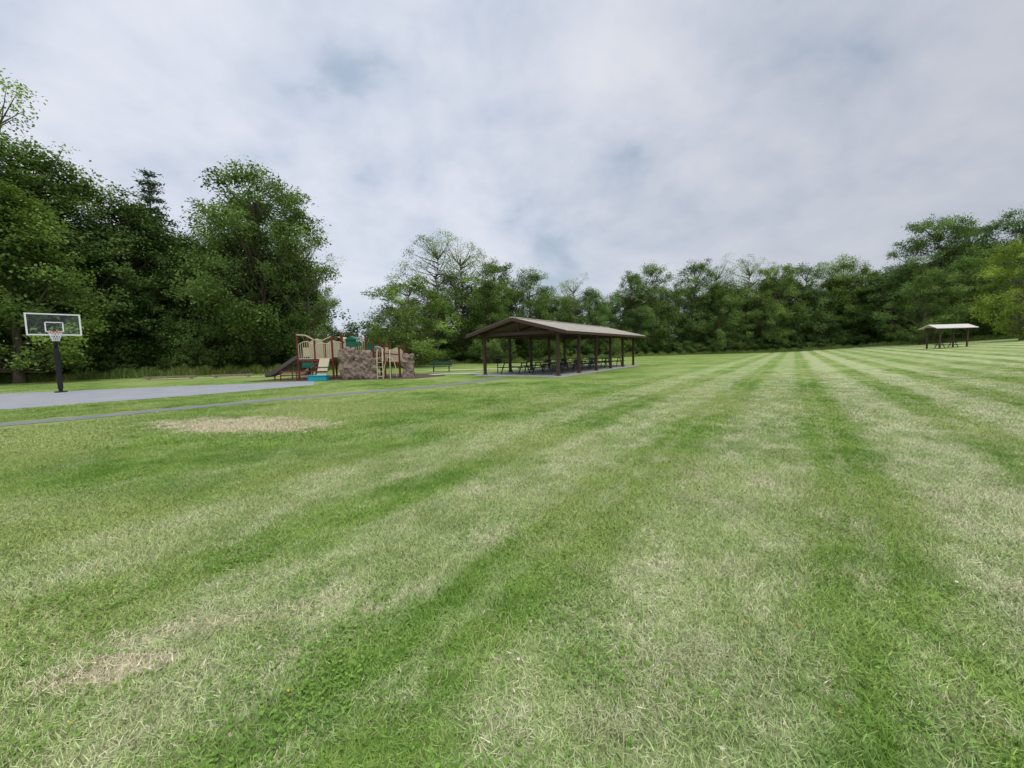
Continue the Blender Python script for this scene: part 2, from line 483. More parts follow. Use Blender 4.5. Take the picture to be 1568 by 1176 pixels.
def scatter(objname, meshes, pts, cname, scl, anyrot=False, uniform=False):
    c = bpy.data.collections.new(cname)
    for k, m in enumerate(meshes):
        c.objects.link(bpy.data.objects.new(cname + '_patch_%d' % k, m))
    me = bpy.data.meshes.new(objname); me.from_pydata(pts, [], [])
    rot = me.attributes.new('rz', 'FLOAT', 'POINT'); rot.data.foreach_set('value', np.array([(rr.uniform(0, 6.28) if anyrot else rr.randrange(4) * math.pi / 2) for _ in pts], dtype=np.float32))
    sc = me.attributes.new('sc', 'FLOAT', 'POINT'); sc.data.foreach_set('value', np.array([rr.uniform(*scl) for _ in pts], dtype=np.float32))
    o = bpy.data.objects.new(objname, me); col.objects.link(o)
    ng = bpy.data.node_groups.new(objname + '_scatter', 'GeometryNodeTree')
    ng.interface.new_socket('Geometry', in_out='INPUT', socket_type='NodeSocketGeometry')
    ng.interface.new_socket('Geometry', in_out='OUTPUT', socket_type='NodeSocketGeometry')
    N = ng.nodes; Lk = ng.links
    gi = N.new('NodeGroupInput'); go = N.new('NodeGroupOutput')
    ci = N.new('GeometryNodeCollectionInfo'); ci.inputs['Collection'].default_value = c
    ci.inputs['Separate Children'].default_value = True; ci.inputs['Reset Children'].default_value = True
    ip = N.new('GeometryNodeInstanceOnPoints'); ip.inputs['Pick Instance'].default_value = True
    a1 = N.new('GeometryNodeInputNamedAttribute'); a1.data_type = 'FLOAT'; a1.inputs['Name'].default_value = 'rz'
    a2 = N.new('GeometryNodeInputNamedAttribute'); a2.data_type = 'FLOAT'; a2.inputs['Name'].default_value = 'sc'
    cx = N.new('ShaderNodeCombineXYZ'); cs = N.new('ShaderNodeCombineXYZ')
    Lk.new(a1.outputs[0], cx.inputs[2]); cs.inputs[0].default_value = 1; cs.inputs[1].default_value = 1; Lk.new(a2.outputs[0], cs.inputs[2])
    if uniform: Lk.new(a2.outputs[0], cs.inputs[0]); Lk.new(a2.outputs[0], cs.inputs[1])
    Lk.new(gi.outputs[0], ip.inputs['Points']); Lk.new(ci.outputs[0], ip.inputs['Instance'])
    Lk.new(cx.outputs[0], ip.inputs['Rotation']); Lk.new(cs.outputs[0], ip.inputs['Scale'])
    Lk.new(ip.outputs[0], go.inputs[0])
    md = o.modifiers.new('scatter', 'NODES'); md.node_group = ng
    return o

court = [(-10.8, 21.6), (-12.4, 25), (-18.4, 23.4), (-22.7, 22.0), (-27, 20.3), (-46, 13), (-40, -2), (-27, 5), (-17.4, 13.4), (-13.6, 17.3)]
path_c = [(-30, -1), (-20, 6.2), (-13, 10.1), (-10.6, 13.0), (-7.6, 15.9), (-4.6, 18.2), (-2.4, 20.8), (-.6, 24.2)]
def in_poly(x, y, P):
    r = False; n = len(P)
    for i in range(n):
        x1, y1 = P[i]; x2, y2 = P[(i + 1) % n]
        if (y1 > y) != (y2 > y) and x < (x2 - x1) * (y - y1) / (y2 - y1) + x1: r = not r
    return r
def near_path(x, y, w):
    for (x1, y1), (x2, y2) in zip(path_c[:-1], path_c[1:]):
        L2 = (x2 - x1) ** 2 + (y2 - y1) ** 2
        u = min(max(((x - x1) * (x2 - x1) + (y - y1) * (y2 - y1)) / L2, 0), 1)
        if math.hypot(x - x1 - u * (x2 - x1), y - y1 - u * (y2 - y1)) < w: return True
    return False
near, mid, far = [], [], []
yy = .75
while yy < 25:
    half = 1.45 * yy + 1.2
    xx = -math.ceil(half / .5) * .5
    while xx <= half:
        if not in_poly(xx, yy, court) and not near_path(xx, yy, .80) and not (yy > 21 and in_poly(xx, yy, [(-2.5, 22), (6, 19), (12, 26), (2, 30)])):
            r_ = yy + rr.uniform(-1, 1)
            if yy < 7: near.append((xx, yy, zt(xx, yy)))
            elif r_ < 14: mid.append((xx, yy, zt(xx, yy)))
            elif rr.random() < (26 - yy) / 11: far.append((xx, yy, zt(xx, yy)))
        xx += .5
    yy += .5
pn = [make_patch('blades_%d' % k, 60 + k, 3400) for k in range(5)]
pm = [make_patch('blades_mid_%d' % k, 80 + k, 1200, wmul=1.8) for k in range(4)]
pf = [make_patch('blades_far_%d' % k, 90 + k, 320, size=.62, wmul=2.4) for k in range(4)]
scatter('grass_blades', pn, near, 'near_grass', (.8, 1.25))
scatter('grass_blades.001', pm, mid, 'mid_grass', (.8, 1.2))
scatter('grass_blades.002', pf, far, 'far_grass', (.5, 1.0))

# tangled clumps of dry clippings lying on the mown bands
def make_clump(name, seed, n=90, r=.10):
    rng = np.random.default_rng(seed)
    x = rng.normal(size=n) * r; y = rng.normal(size=n) * r * .5
    z = rng.uniform(.018, .045, n) * np.exp(-(x / r) ** 2 * .3)+.006
    ph = rng.normal(size=n) * 1.1; ln = rng.uniform(.015, .045, n); wd = rng.uniform(.0009, .0019, n)
    tx, ty = np.cos(ph) * ln / 2, np.sin(ph) * ln / 2; nx_, ny_ = -np.sin(ph) * wd, np.cos(ph) * wd; tz = rng.normal(size=n) * .010
    V = np.stack([np.stack([x - tx - nx_, y - ty - ny_, z - tz], 1), np.stack([x - tx + nx_, y - ty + ny_, z - tz], 1),
                  np.stack([x + tx + nx_ * .5, y + ty + ny_ * .5, z + tz], 1), np.stack([x + tx - nx_ * .5, y + ty - ny_ * .5, z + tz], 1)], 1).reshape(-1, 3)
    return quad_mesh(name, V, np.arange(n * 4).reshape(n, 4), [m_clip], np.zeros(n), np.repeat(rng.random(n), 4))
cp = []
tries = 0
while len(cp) < 620 and tries < 60000:
    tries += 1
    y_ = rr.uniform(1.5, 12); x_ = rr.uniform(-1.1, 1.45) * y_
    s_ = .816 * x_ - .578 * y_
    ph_ = math.cos((s_ + .5) * 2 * math.pi / 2.1)
    nz_ = noise.noise(Vector((x_ * 1.6, y_ * 1.6, 3)))
    wgt = (.15 + .7 * (ph_ > -.2)) * min(max((s_ + 4) / 4, .05), 1) * (1.0 if nz_ > .15 else .08)
    if rr.random() < wgt: cp.append((x_, y_, zt(x_, y_)))
scatter('grass_clippings', [make_clump('clump_%d' % k, 200 + k) for k in range(5)], cp, 'clumps', (.5, 1.1), True, True)
# clover / broadleaf weeds
def make_clover(name, seed, n=38, r=.10):
    rng = np.random.default_rng(seed)
    C = np.stack([rng.normal(size=n) * r, rng.normal(size=n) * r, rng.uniform(.02, .042, n)], 1)
    L = rng.uniform(.006, .013, n)
    V, F = leaves_np(C, rng.normal(size=(n, 3)) * .3 + np.array([0, 0, 1]), L, L * .8, rng)
    return quad_mesh(name, V, F, [m_clover], np.zeros(n), np.repeat(rng.random(n), 4))
cv_ = []
while len(cv_) < 420:
    y_ = rr.uniform(1.0, 6); x_ = rr.uniform(-1.4, 1.4) * y_
    if noise.noise(Vector((x_ * 1.3, y_ * 1.3, 9))) > .05 and rr.random() < (1 if x_ < .3 * y_ else .4): cv_.append((x_, y_, zt(x_, y_)))
scatter('clover_patch', [make_clover('clover_%d' % k, 300 + k) for k in range(3)], cv_, 'clover', (.7, 1.2), True, True)
rng = np.random.default_rng(77); n = 150
yy_ = rng.uniform(1.2, 12, n); xx_ = rng.uniform(-1.3, 1.3, n) * yy_
C = np.stack([xx_, yy_, np.array([zt(a_, b_) for a_, b_ in zip(xx_, yy_)]) + .045], 1); L = rng.uniform(.007, .017, n)
V, F = leaves_np(C, rng.normal(size=(n, 3)) * .35 + np.array([0, 0, 1]), L, L * .6, rng)
col.objects.link(bpy.data.objects.new('fallen_leaves', quad_mesh('fallen_leaves', V, F, [m_fall], np.zeros(n), np.repeat(rng.random(n), 4))))

# ---------------------------------------------------------------- mesh builder
class MB:
    def __init__(self): self.v = []; self.f = []; self.m = []
    def add(self, vs, fs, mat):
        o = len(self.v); self.v += [tuple(p) for p in vs]; self.f += [tuple(i + o for i in f) for f in fs]; self.m += [mat] * len(fs)
    def box(self, c, s, mat=0, rot=None):
        R = rot if rot is not None else Matrix.Identity(3)
        vs = [Vector(c) + R @ Vector((sx * s[0] / 2, sy * s[1] / 2, sz * s[2] / 2)) for sx in (-1, 1) for sy in (-1, 1) for sz in (-1, 1)]
        self.add(vs, [(0, 1, 3, 2), (4, 6, 7, 5), (0, 4, 5, 1), (2, 3, 7, 6), (0, 2, 6, 4), (1, 5, 7, 3)], mat)
    def beam(self, p, q, w, h, mat=0):
        p, q = Vector(p), Vector(q); d = q - p; L = d.length; d.normalize()
        up = Vector((0, 0, 1)) if abs(d.z) < .95 else Vector((0, 1, 0))
        y = up.cross(d).normalized(); z = d.cross(y)
        R = Matrix((d, y, z)).transposed()
        self.box((p + q) / 2, (L, w, h), mat, R)
    def tube(self, pts, r, mat=0, n=8, closed=False):
        V, F = tube_np(pts, [r] * len(pts), n)
        F = [tuple(int(k) for k in f) for f in F]
        k = len(pts)
        if not closed: F += [tuple(range(n))[::-1], tuple((k - 1) * n + i for i in range(n))]
        self.add(V, F, mat)
    def prism(self, poly, z0, z1, mat=0):
        n = len(poly)
        vs = [(x, y, z0) for x, y in poly] + [(x, y, z1) for x, y in poly]
        self.add(vs, [tuple(range(n))[::-1], tuple(range(n, 2 * n))] + [(i, (i + 1) % n, n + (i + 1) % n, n + i) for i in range(n)], mat)
    def chute(self, prof, y0, w, h=.3, mat=0):
        k = w / 2
        sec = [(-k, h), (-k + .02, .08), (-k + .1, 0), (k - .1, 0), (k - .02, .08), (k, h), (k - .05, h), (k - .08, .1), (k - .13, .05), (-k + .13, .05), (-k + .08, .1), (-k + .05, h)]
        n = len(sec)
        vs = [(x_, y0 + a_, z_ + b_) for x_, z_ in prof for a_, b_ in sec]
        fs = [(i * n + j, i * n + (j + 1) % n, (i + 1) * n + (j + 1) % n, (i + 1) * n + j) for i in range(len(prof) - 1) for j in range(n)]
        self.add(vs, fs, mat)
    def obj(self, name, mats, loc=(0, 0, 0), rz=0, parent=None, bevel=0, smooth=False):
        me = bpy.data.meshes.new(name); me.from_pydata(self.v, [], self.f)
        for m in mats: me.materials.append(m)
        me.polygons.foreach_set('material_index', np.array(self.m, dtype=np.int32))
        if smooth: me.polygons.foreach_set('use_smooth', np.ones(len(self.f), dtype=bool))
        me.update()
        o = bpy.data.objects.new(name, me); col.objects.link(o); o.location = loc; o.rotation_euler = (0, 0, rz)
        if parent: o.parent = parent
        if bevel:
            b = o.modifiers.new('bevel', 'BEVEL'); b.width = bevel; b.segments = 2; b.limit_method = 'ANGLE'
        return o

m_asphalt = simple_mat('court_asphalt', (.30, .30, .305), .9, .18, .8, bump=.2)
m_path = simple_mat('path_asphalt', (.19, .19, .185), .9, .2, 2, bump=.2)
m_conc = simple_mat('concrete', (.42, .41, .38), .85, .12, 2)
m_mulch = simple_mat('mulch', (.10, .068, .048), .95, .5, 5, bump=1)
m_brown = simple_mat('brown_steel', (.075, .042, .032), .5, .15, 4)
m_wood = simple_mat('ceiling_wood', (.13, .09, .065), .8, .3, 3)
m_green = simple_mat('green_plastic', (.012, .12, .07), .4, .1, 4)
m_dgreen = simple_mat('bench_green', (.02, .07, .05), .5, .2, 4)
m_cream = simple_mat('cream_plastic', (.50, .43, .28), .5, .08, 3)
m_red = simple_mat('maroon_steel', (.15, .028, .022), .45, .1, 3)
m_slide = simple_mat('slide_plastic', (.11, .085, .08), .4, .1, 3)
m_rock = simple_mat('moulded_rock', (.24, .18, .145), .9, .55, 2.5, bump=.8)
m_black = simple_mat('black_steel', (.018, .018, .02), .45, .1, 3)
m_white = simple_mat('white_paint', (.8, .8, .8), .5, .04, 3)
m_orange = simple_mat('orange_steel', (.6, .12, .03), .5, .1, 3)
m_blue = simple_mat('turquoise_plastic', (.02, .30, .40), .45, .08, 3)
m_tim = simple_mat('weathered_timber', (.24, .19, .14), .9, .35, 4, bump=.5)
m_galv = simple_mat('dark_metal', (.05, .052, .055), .5, .2, 5)

def sheet(name, poly, z, mat):
    b = MB(); n = len(poly); b.add([(x, y, z) for x, y in poly], [tuple(range(n))], 0); return b.obj(name, [mat])
def ccw(P):
    A = sum(P[i][0] * P[(i + 1) % len(P)][1] - P[(i + 1) % len(P)][0] * P[i][1] for i in range(len(P)))
    return P if A > 0 else P[::-1]
def ribbon(name, pts, w, z, mat):
    b = MB(); L = []
    for i, p in enumerate(pts):
        a = Vector(pts[max(i - 1, 0)]); c_ = Vector(pts[min(i + 1, len(pts) - 1)]); d = (c_ - a).normalized(); nrm = Vector((-d.y, d.x))
        L.append((p[0] + nrm.x * w / 2, p[1] + nrm.y * w / 2, z)); L.append((p[0] - nrm.x * w / 2, p[1] - nrm.y * w / 2, z))
    b.add(L, [(2 * i, 2 * i + 1, 2 * i + 3, 2 * i + 2) for i in range(len(pts) - 1)], 0)
    return b.obj(name, [mat])
sheet('basketball_court', ccw(court), .012, m_asphalt)
def smooth_path(P, it=2):
    for _ in range(it):
        Q = [P[0]]
        for a, b_ in zip(P[:-1], P[1:]):
            Q.append((a[0] * .75 + b_[0] * .25, a[1] * .75 + b_[1] * .25)); Q.append((a[0] * .25 + b_[0] * .75, a[1] * .25 + b_[1] * .75))
        Q.append(P[-1]); P = Q
    return P
ribbon('asphalt_path', smooth_path(path_c), .85, .008, m_path)
sheet('playground_mulch', ccw([(-17.6, 25.9), (-12, 25.3), (-6.2, 25.2), (-4.6, 27.5), (-5.2, 31), (-10, 32.5), (-16, 32)]), .010, m_mulch)
ribbon('gravel_path', smooth_path([(-6, 29.5), (-4.5, 30.5), (-2.6, 29.5), (-1.2, 28)]), 1.3, .014, m_conc)
nrm = Vector((.766, -.643))

# ---------------------------------------------------------------- basketball hoop
bh = empty('basketball_hoop', (-23.4, 20.6, 0), math.atan2(nrm.y, nrm.x))
p = MB(); p.box((0, 0, 1.45), (.15, .15, 2.9)); p.beam((0, 0, 2.7), (.95, 0, 3.25), .1, .12); p.beam((0, 0, 2.35), (.95, 0, 3.0), .06, .08)
p.box((0, 0, .03), (.45, .45, .06)); p.box((.08, 0, 1.2), (.08, .2, 2.0)); p.obj('pole', [m_black], parent=bh, bevel=.01)
p = MB()
W_, H_ = 1.83, 1.07; zc = 3.43; X = 1.02
for yy_ in (-1, 1): p.box((X, yy_ * (W_ / 2 - .03), zc), (.05, .06, H_))
for zz in (-1, 1): p.box((X, 0, zc + zz * (H_ / 2 - .03)), (.046, W_ - .12, .06))
for yy_ in (-1, 1): p.box((X + .012, yy_ * .29, zc - .12), (.02, .045, .45))
for zz in (-.345, .105): p.box((X + .012, 0, zc + zz), (.018, .535, .045))
p.obj('backboard_frame', [m_white], parent=bh)
mgl, t, out = new_mat('backboard_glass')
gb = t.n('ShaderNodeBsdfGlossy'); gb.inputs['Roughness'].default_value = .08; tb = t.n('ShaderNodeBsdfTransparent'); tb.inputs[0].default_value = (.82, .86, .86, 1)
ms = t.n('ShaderNodeMixShader'); ms.inputs[0].default_value = .04; t.link(tb.outputs[0], ms.inputs[1]); t.link(gb.outputs[0], ms.inputs[2]); t.link(ms.outputs[0], out.inputs[0])
p = MB(); p.box((X, 0, zc), (.012, W_ - .12, H_ - .12)); p.obj('backboard_glass', [mgl], parent=bh)
p = MB()
ring = [(X + .38 + .23 * math.cos(a_), .23 * math.sin(a_), 3.05) for a_ in np.linspace(0, 2 * math.pi, 21)]
p.tube(ring, .012, 0, 6, True); p.box((X + .08, 0, 3.05), (.14, .18, .1)); p.obj('rim', [m_orange], parent=bh)
p = MB()
for k in range(12):
    for sgn in (-1, 1):
        pts = []
        for q in range(5):
            a_ = 2 * math.pi * (k + sgn * q * .5) / 12; r_ = .225 - .025 * q - (.01 if q > 2 else 0)
            pts.append((X + .38 + r_ * math.cos(a_), r_ * math.sin(a_), 3.04 - .11 * q))
        p.tube(pts, .010, 0, 4)
p.obj('net', [m_white], parent=bh)

# ---------------------------------------------------------------- picnic tables
def picnic_table_mesh():
    p = MB()
    for k in range(5): p.box((0, -.31 + k * .155, .76), (2.0, .14, .04), 0)
    for s in (-1, 1):
        for k in range(2): p.box((0, s * (.62 + k * .14), .45), (2.0, .125, .04), 0)
        xx = s * .72
        p.beam((xx, -.25, .74), (xx, -.72, .0), .05, .06, 1); p.beam((xx, .25, .74), (xx, .72, .0), .05, .06, 1)
        p.box((xx, 0, .41), (.05, 1.5, .05), 1); p.box((xx, 0, .72), (.052, .7, .04), 1)
    o = p.obj('picnic_table', [m_galv, m_galv]); me = o.data; bpy.data.objects.remove(o); return me
ptm = picnic_table_mesh()

# ---------------------------------------------------------------- pavilion
ang = math.atan2(.837, .548)
pv = empty('picnic_pavilion', (2.8, 24, 0), ang)
Ls, Wp, xo, yo = 15.5, 5.5, .8, .9
ze, zr = 2.72, 3.66
p = MB(); p.prism([(-.5, -.5), (Ls + .5, -.5), (Ls + .5, Wp + .5), (-.5, Wp + .5)], -.1, .06); p.obj('slab', [m_conc], parent=pv, bevel=.01)
p = MB()
zslope = lambda y: ze + (zr - ze) * (1 - abs(y - Wp / 2) / (Wp / 2 + yo))
for k in range(6):
    x_ = k * 3.1
    for y_ in (0, Wp):
        p.box((x_, y_, (.06 + 2.62) / 2), (.17, .17, 2.56), 0)
        p.box((x_, y_, .08), (.3, .3, .03), 0)
p.obj('posts', [m_brown], parent=pv, bevel=.008)
p = MB()
for y_ in (0, Wp): p.box((Ls / 2, y_, 2.74), (Ls + 1.3, .14, .22), 0)
for k in range(6):
    x_ = k * 3.1
    p.box((x_, Wp / 2, 2.72), (.12, Wp - .14, .2), 0)
    for s in (-1, 1):
        p.beam((x_, Wp / 2 + s * (Wp / 2 + yo - .05), zslope(-yo + .05) - .14), (x_, Wp / 2, zr - .14), .1, .14, 0)
    p.box((x_, Wp / 2, 3.1), (.1, .1, .62), 0)
p.obj('trusses', [m_brown], parent=pv)
p = MB()
x0_, x1_ = -xo, Ls + xo
for s in (-1, 1):
    ye = Wp / 2 + s * (Wp / 2 + yo); ym = Wp / 2
    A = [(x0_, ye, ze), (x1_, ye, ze), (x1_, ym, zr), (x0_, ym, zr)]
    if s > 0: A = A[::-1]
    Bt = [(a_[0], a_[1], a_[2] - .05) for a_ in A][::-1]
    p.add(A, [(0, 1, 2, 3)], 0); p.add(Bt, [(0, 1, 2, 3)], 1)
    nrib = 42
    for k in range(nrib + 1):
        xr = x0_ + (x1_ - x0_) * k / nrib
        p.beam((xr, ye, ze + .018), (xr, ym, zr + .018), .035, .04, 0)
p.beam((x0_, Wp / 2, zr + .04), (x1_, Wp / 2, zr + .04), .3, .03, 0)
m_roof = simple_mat('roof_metal', (.56, .52, .45), .6, .15, 1.5)
p.obj('roof', [m_roof, m_wood], parent=pv)
p = MB()
for x_ in (x0_, x1_):
    for s in (-1, 1):
        ye = Wp / 2 + s * (Wp / 2 + yo)
        p.beam((x_ + (-.02 if x_ < 0 else .02), ye, ze - .08), (x_ + (-.02 if x_ < 0 else .02), Wp / 2, zr - .08), .04, .2, 0)
for s in (-1, 1):
    ye = Wp / 2 + s * (Wp / 2 + yo + .02)
    p.box(((x0_ + x1_) / 2, ye, ze - .08), (x1_ - x0_, .04, .16), 0)
p.obj('fascia', [m_brown], parent=pv)
R2 = Matrix.Rotation(ang, 2)
for k in range(5):
    for j_ in (0, 1):
        v = R2 @ Vector((1.55 + 3.1 * k, 1.55 + 2.5 * j_))
        o = bpy.data.objects.new('picnic_table', ptm); col.objects.link(o)
        o.location = (2.8 + v.x, 24 + v.y, .06); o.rotation_euler = (0, 0, ang + rr.uniform(-.08, .08) + math.pi / 2)
p = MB(); p.tube([(0, 0, 0), (0, 0, .75)], .035); p.box((0, 0, .85), (.5, .38, .2)); p.box((0, .17, 1.0), (.5, .03, .14)); p.box((0, -.05, .965), (.44, .3, .015))
p.obj('charcoal_grill', [m_black], loc=(-1.0, 28.7, 0), rz=.4, bevel=.006)

# ---------------------------------------------------------------- right shelter
sx, sy = 54.5, 50.0; z0 = zt(sx, sy)
sh = empty('park_shelter', (sx, sy, z0), -.15)
p = MB()
for a_ in (-1.45, 1.45):
    for b_ in (-.9, .9): p.box((a_, b_, 1.2), (.13, .13, 2.5))
    p.box((a_, 0, 2.42), (.1, 1.67, .14))
for b_ in (-.9, .9): p.box((0, b_, 2.46), (3.6, .1, .16))
p.obj('posts', [m_brown], parent=sh)
p = MB()
for s in (-1, 1):
    A = [(-2.2, s * 1.35, 2.48), (2.2, s * 1.35, 2.48), (2.2, 0, 2.95), (-2.2, 0, 2.95)]
    Bq = [(x, y, z - .07) for x, y, z in A]
    p.add(A + Bq, [(0, 1, 2, 3), (7, 6, 5, 4), (0, 4, 5, 1), (1, 5, 6, 2), (3, 7, 4, 0)], 0)
p.obj('roof', [simple_mat('shelter_roof', (.60, .56, .50), .7, .12, 1.5)], parent=sh)
o = bpy.data.objects.new('picnic_table', ptm); col.objects.link(o); o.location = (sx, sy, z0); o.rotation_euler = (0, 0, -.15)

# ---------------------------------------------------------------- bench
def bench(loc, rz):
    p = MB()
    for k in range(4): p.box((0, -.2 + k * .12, .45), (1.8, .1, .035), 0)
    for k in range(3): p.box((0, .24 + k * .03, .58 + k * .13), (1.8, .03, .1), 0)
    for s in (-.65, .65):
        p.beam((s, -.15, .43), (s, -.15, 0), .05, .05, 1); p.beam((s, .18, 0), (s, .32, .9), .05, .05, 1); p.box((s, 0, .41), (.05, .45, .04), 1)
    p.obj('park_bench', [m_dgreen, m_black], loc=loc, rz=rz)
bench((-6.0, 34, 0), 0.05)

# ---------------------------------------------------------------- playground structure
pg = empty('playground_structure', (-11.7, 27.3, 0))
def arch(x0, x1, y, zb, zt_, n=11):
    return [(x0 + (x1 - x0) * (.5 - .5 * math.cos(math.pi * k / n)), y, zb + (zt_ - zb) * math.sin(math.pi * k / n)) for k in range(n + 1)]
p = MB()
posts = [(-2.5, -.7, 3.1), (-2.5, .7, 3.0), (-1.35, -.7, 2.7), (-1.35, .7, 2.8), (-.2, -.7, 2.9), (-.2, .8, 3.1), (.45, -.6, 2.9), (.45, .8, 3.0), (1.5, .8, 2.9), (2.5, -.6, 2.4), (2.5, .8, 2.6), (3.15, -.4, 2.2), (3.15, .8, 2.4), (4.15, -.4, 2.0), (4.15, .8, 2.3), (-1.35, 2.4, 2.6), (-.2, 2.4, 2.8)]
for x_, y_, h_ in posts:
    p.tube([(x_, y_, 0), (x_, y_, h_)], .065, 0, 10); p.tube([(x_, y_, h_), (x_, y_, h_ + .05)], .08, 0, 10)
for z_ in (.35, .6): p.tube([(-3.4, -1.3, z_), (-1.3, -1.3, z_)], .035, 0)
for x_ in (-3.4, -2.35, -1.3): p.tube([(x_, -1.3, 0), (x_, -1.3, .62)], .04, 0)
for z_ in (1.75, 1.2): p.tube([(2.5, -.62, z_), (4.15, -.42, z_ - .2)], .04, 0)
p.tube([(-2.5, -.75, 1.25), (-.2, -.75, 1.25)], .05, 0); p.tube([(.45, -.65, 1.55), (2.5, -.65, 1.55)], .05, 0)
p.obj('posts', [m_red], parent=pg)
p = MB()
p.box((-1.35, 0, 1.3), (2.2, 1.3, .08)); p.box((1.5, .1, 1.6), (2.0, 1.3, .08)); p.box((3.65, .2, 1.0), (1.0, 1.1, .07)); p.box((.13, .1, 1.42), (.56, 1.0, .06)); p.box((2.83, .2, 1.3), (.6, 1.0, .06)); p.box((-.78, 1.7, 1.6), (1.1, 1.4, .07))
for k in range(4): p.box((-.75 , -.85 - .22 * k, 1.1 - .26 * k), (.9, .26, .05))
p.obj('decks', [m_slide], parent=pg)
p = MB()
p.chute([(-4.95, .22), (-4.6, .24), (-4.2, .42), (-3.6, .80), (-3.0, 1.18), (-2.65, 1.36), (-2.4, 1.38)], -.1, .76, .34)
p.tube([(-4.5, -.1, 0), (-4.5, -.1, .25)], .04, 0); p.tube([(-3.3, -.1, 0), (-3.3, -.1, .98)], .04, 0)
p.obj('slide', [m_slide], parent=pg, smooth=False)
p = MB()
def barrier(x0, x1, y, z0, z1, arc=.25, dz=0):
    n_ = max(int((x1 - x0) / .13), 3)
    top = []
    for k in range(n_ + 1):
        u = k / n_; x_ = x0 + (x1 - x0) * u; zz = z1 + arc * math.sin(math.pi * u) + dz * u
        top.append((x_, y, zz)); p.tube([(x_, y, z0 + dz * u), (x_, y, zz)], .022, 0, 5)
    p.tube(top, .03, 0, 6); p.tube([(x0, y, z0), (x1, y, z0 + dz)], .03, 0, 6)
def arched_panel(x0, x1, y, z0, z1, arc):
    n_ = 10
    pts = [(x0, z0), (x1, z0)] + [(x1 + (x0 - x1) * k / n_, z1 + arc * math.sin(math.pi * k / n_)) for k in range(n_ + 1)]
    n2_ = len(pts); vs = [(a_, y - .02, b_) for a_, b_ in pts] + [(a_, y + .02, b_) for a_, b_ in pts]
    p.add(vs, [tuple(range(n2_)), tuple(range(n2_, 2 * n2_))[::-1]] + [(i, n2_ + i, n2_ + (i + 1) % n2_, (i + 1) % n2_) for i in range(n2_)], 0)
barrier(-2.42, -1.43, -.72, 1.4, 2.35, .2); barrier(-1.28, -.27, -.72, 1.4, 2.3, .1); barrier(-1.28, -.27, 2.4, 1.7, 2.5, .2)
arched_panel(-2.42, -1.43, .72, 1.4, 2.5, .3); arched_panel(-1.28, -.27, .74, 1.45, 2.35, .3)
barrier(-.12, .38, -.62, 1.5, 2.4, .1); arched_panel(-.12, .38, .72, 1.5, 2.3, .2); barrier(.52, 1.42, .8, 1.7, 2.6, .2)
barrier(2.55, 3.1, -.45, 1.35, 2.1, .1, -.2); barrier(3.2, 4.1, -.42, 1.1, 1.75, .1); arched_panel(3.22, 4.08, .8, 1.1, 1.8, .25)
arched_panel(2.57, 3.08, .8, 1.3, 2.0, .1)
p.box((-1.9, -.70, 1.85), (.5, .03, .6))
# curved cream roof shells
for (xa, xb, zz_) in [(-1.35, -.2, 2.55)]:
    prev = None
    for k in range(8):
        a0_, a1_ = math.pi * k / 8, math.pi * (k + 1) / 8
        q0 = (xa + (xb - xa) * (.5 - .5 * math.cos(a0_)), zz_ + .38 * math.sin(a0_)); q1 = (xa + (xb - xa) * (.5 - .5 * math.cos(a1_)), zz_ + .38 * math.sin(a1_))
        p.add([(q0[0], 1.0, q0[1]), (q1[0], 1.0, q1[1]), (q1[0], 2.45, q1[1]), (q0[0], 2.45, q0[1])], [(0, 1, 2, 3)], 0)
# cream side slide
p.chute([(-3.4, .2), (-3.1, .22), (-2.75, .45), (-2.2, .85), (-1.7, 1.28), (-1.35, 1.33)], 1.35, .7, .3)
p.add([(-1.0, -1.55, 0), (-.35, -1.55, 0), (-.35, -.78, 1.35), (-1.0, -.78, 1.35), (-1.0, -1.61, 0), (-.35, -1.61, 0), (-.35, -.84, 1.4), (-1.0, -.84, 1.4)], [(0, 1, 2, 3), (7, 6, 5, 4), (0, 4, 5, 1), (2, 6, 7, 3), (1, 5, 6, 2), (0, 3, 7, 4)], 0)
p.tube([(-2.5, -.74, 3.0), (-1.9, -.74, 2.95), (-1.35, -.74, 2.65), (-.8, -.74, 2.6), (-.2, -.74, 2.85)], .04, 0, 7)
for q in range(5):
    p.tube([(2.75 + .05 * q, -.5 - .2 * q, 1.35 - .3 * q), (3.05 + .05 * q, -.5 - .2 * q, 1.35 - .3 * q)], .03, 0)
for xx_ in (2.75, 3.12, 3.6):
    p.tube([(xx_, -.45, 1.9), (xx_ + .05, -.8, 1.8), (xx_ + .15, -1.2, 1.1), (xx_ + .2, -1.4, 0)], .032, 0, 7)
p.tube(arch(3.25, 4.1, -1.0, .1, 1.4), .03, 0, 7)
p.obj('cream_barriers', [m_cream], parent=pg)
p = MB()
p.prism([(.7, -.66), (1.4, -.66), (1.4, -.6), (.7, -.6)], 2.15, 2.6, 0)
p.add([(.6, -.75, 2.6), (1.5, -.75, 2.6), (1.05, -.75, 2.85), (.6, -.1, 2.6), (1.5, -.1, 2.6), (1.05, -.1, 2.85)], [(0, 1, 2), (3, 5, 4), (0, 2, 5, 3), (1, 4, 5, 2), (0, 3, 4, 1)], 0)
p.tube([(1.6, -.7, 2.2), (1.6, -.7, 2.45)], .14, 0, 12); p.box((-1.9, -.76, 1.0), (.7, .03, .35), 0); p.box((2.0, .82, 2.0), (.8, .04, .6), 0)
p.obj('green_panels', [m_green], parent=pg)
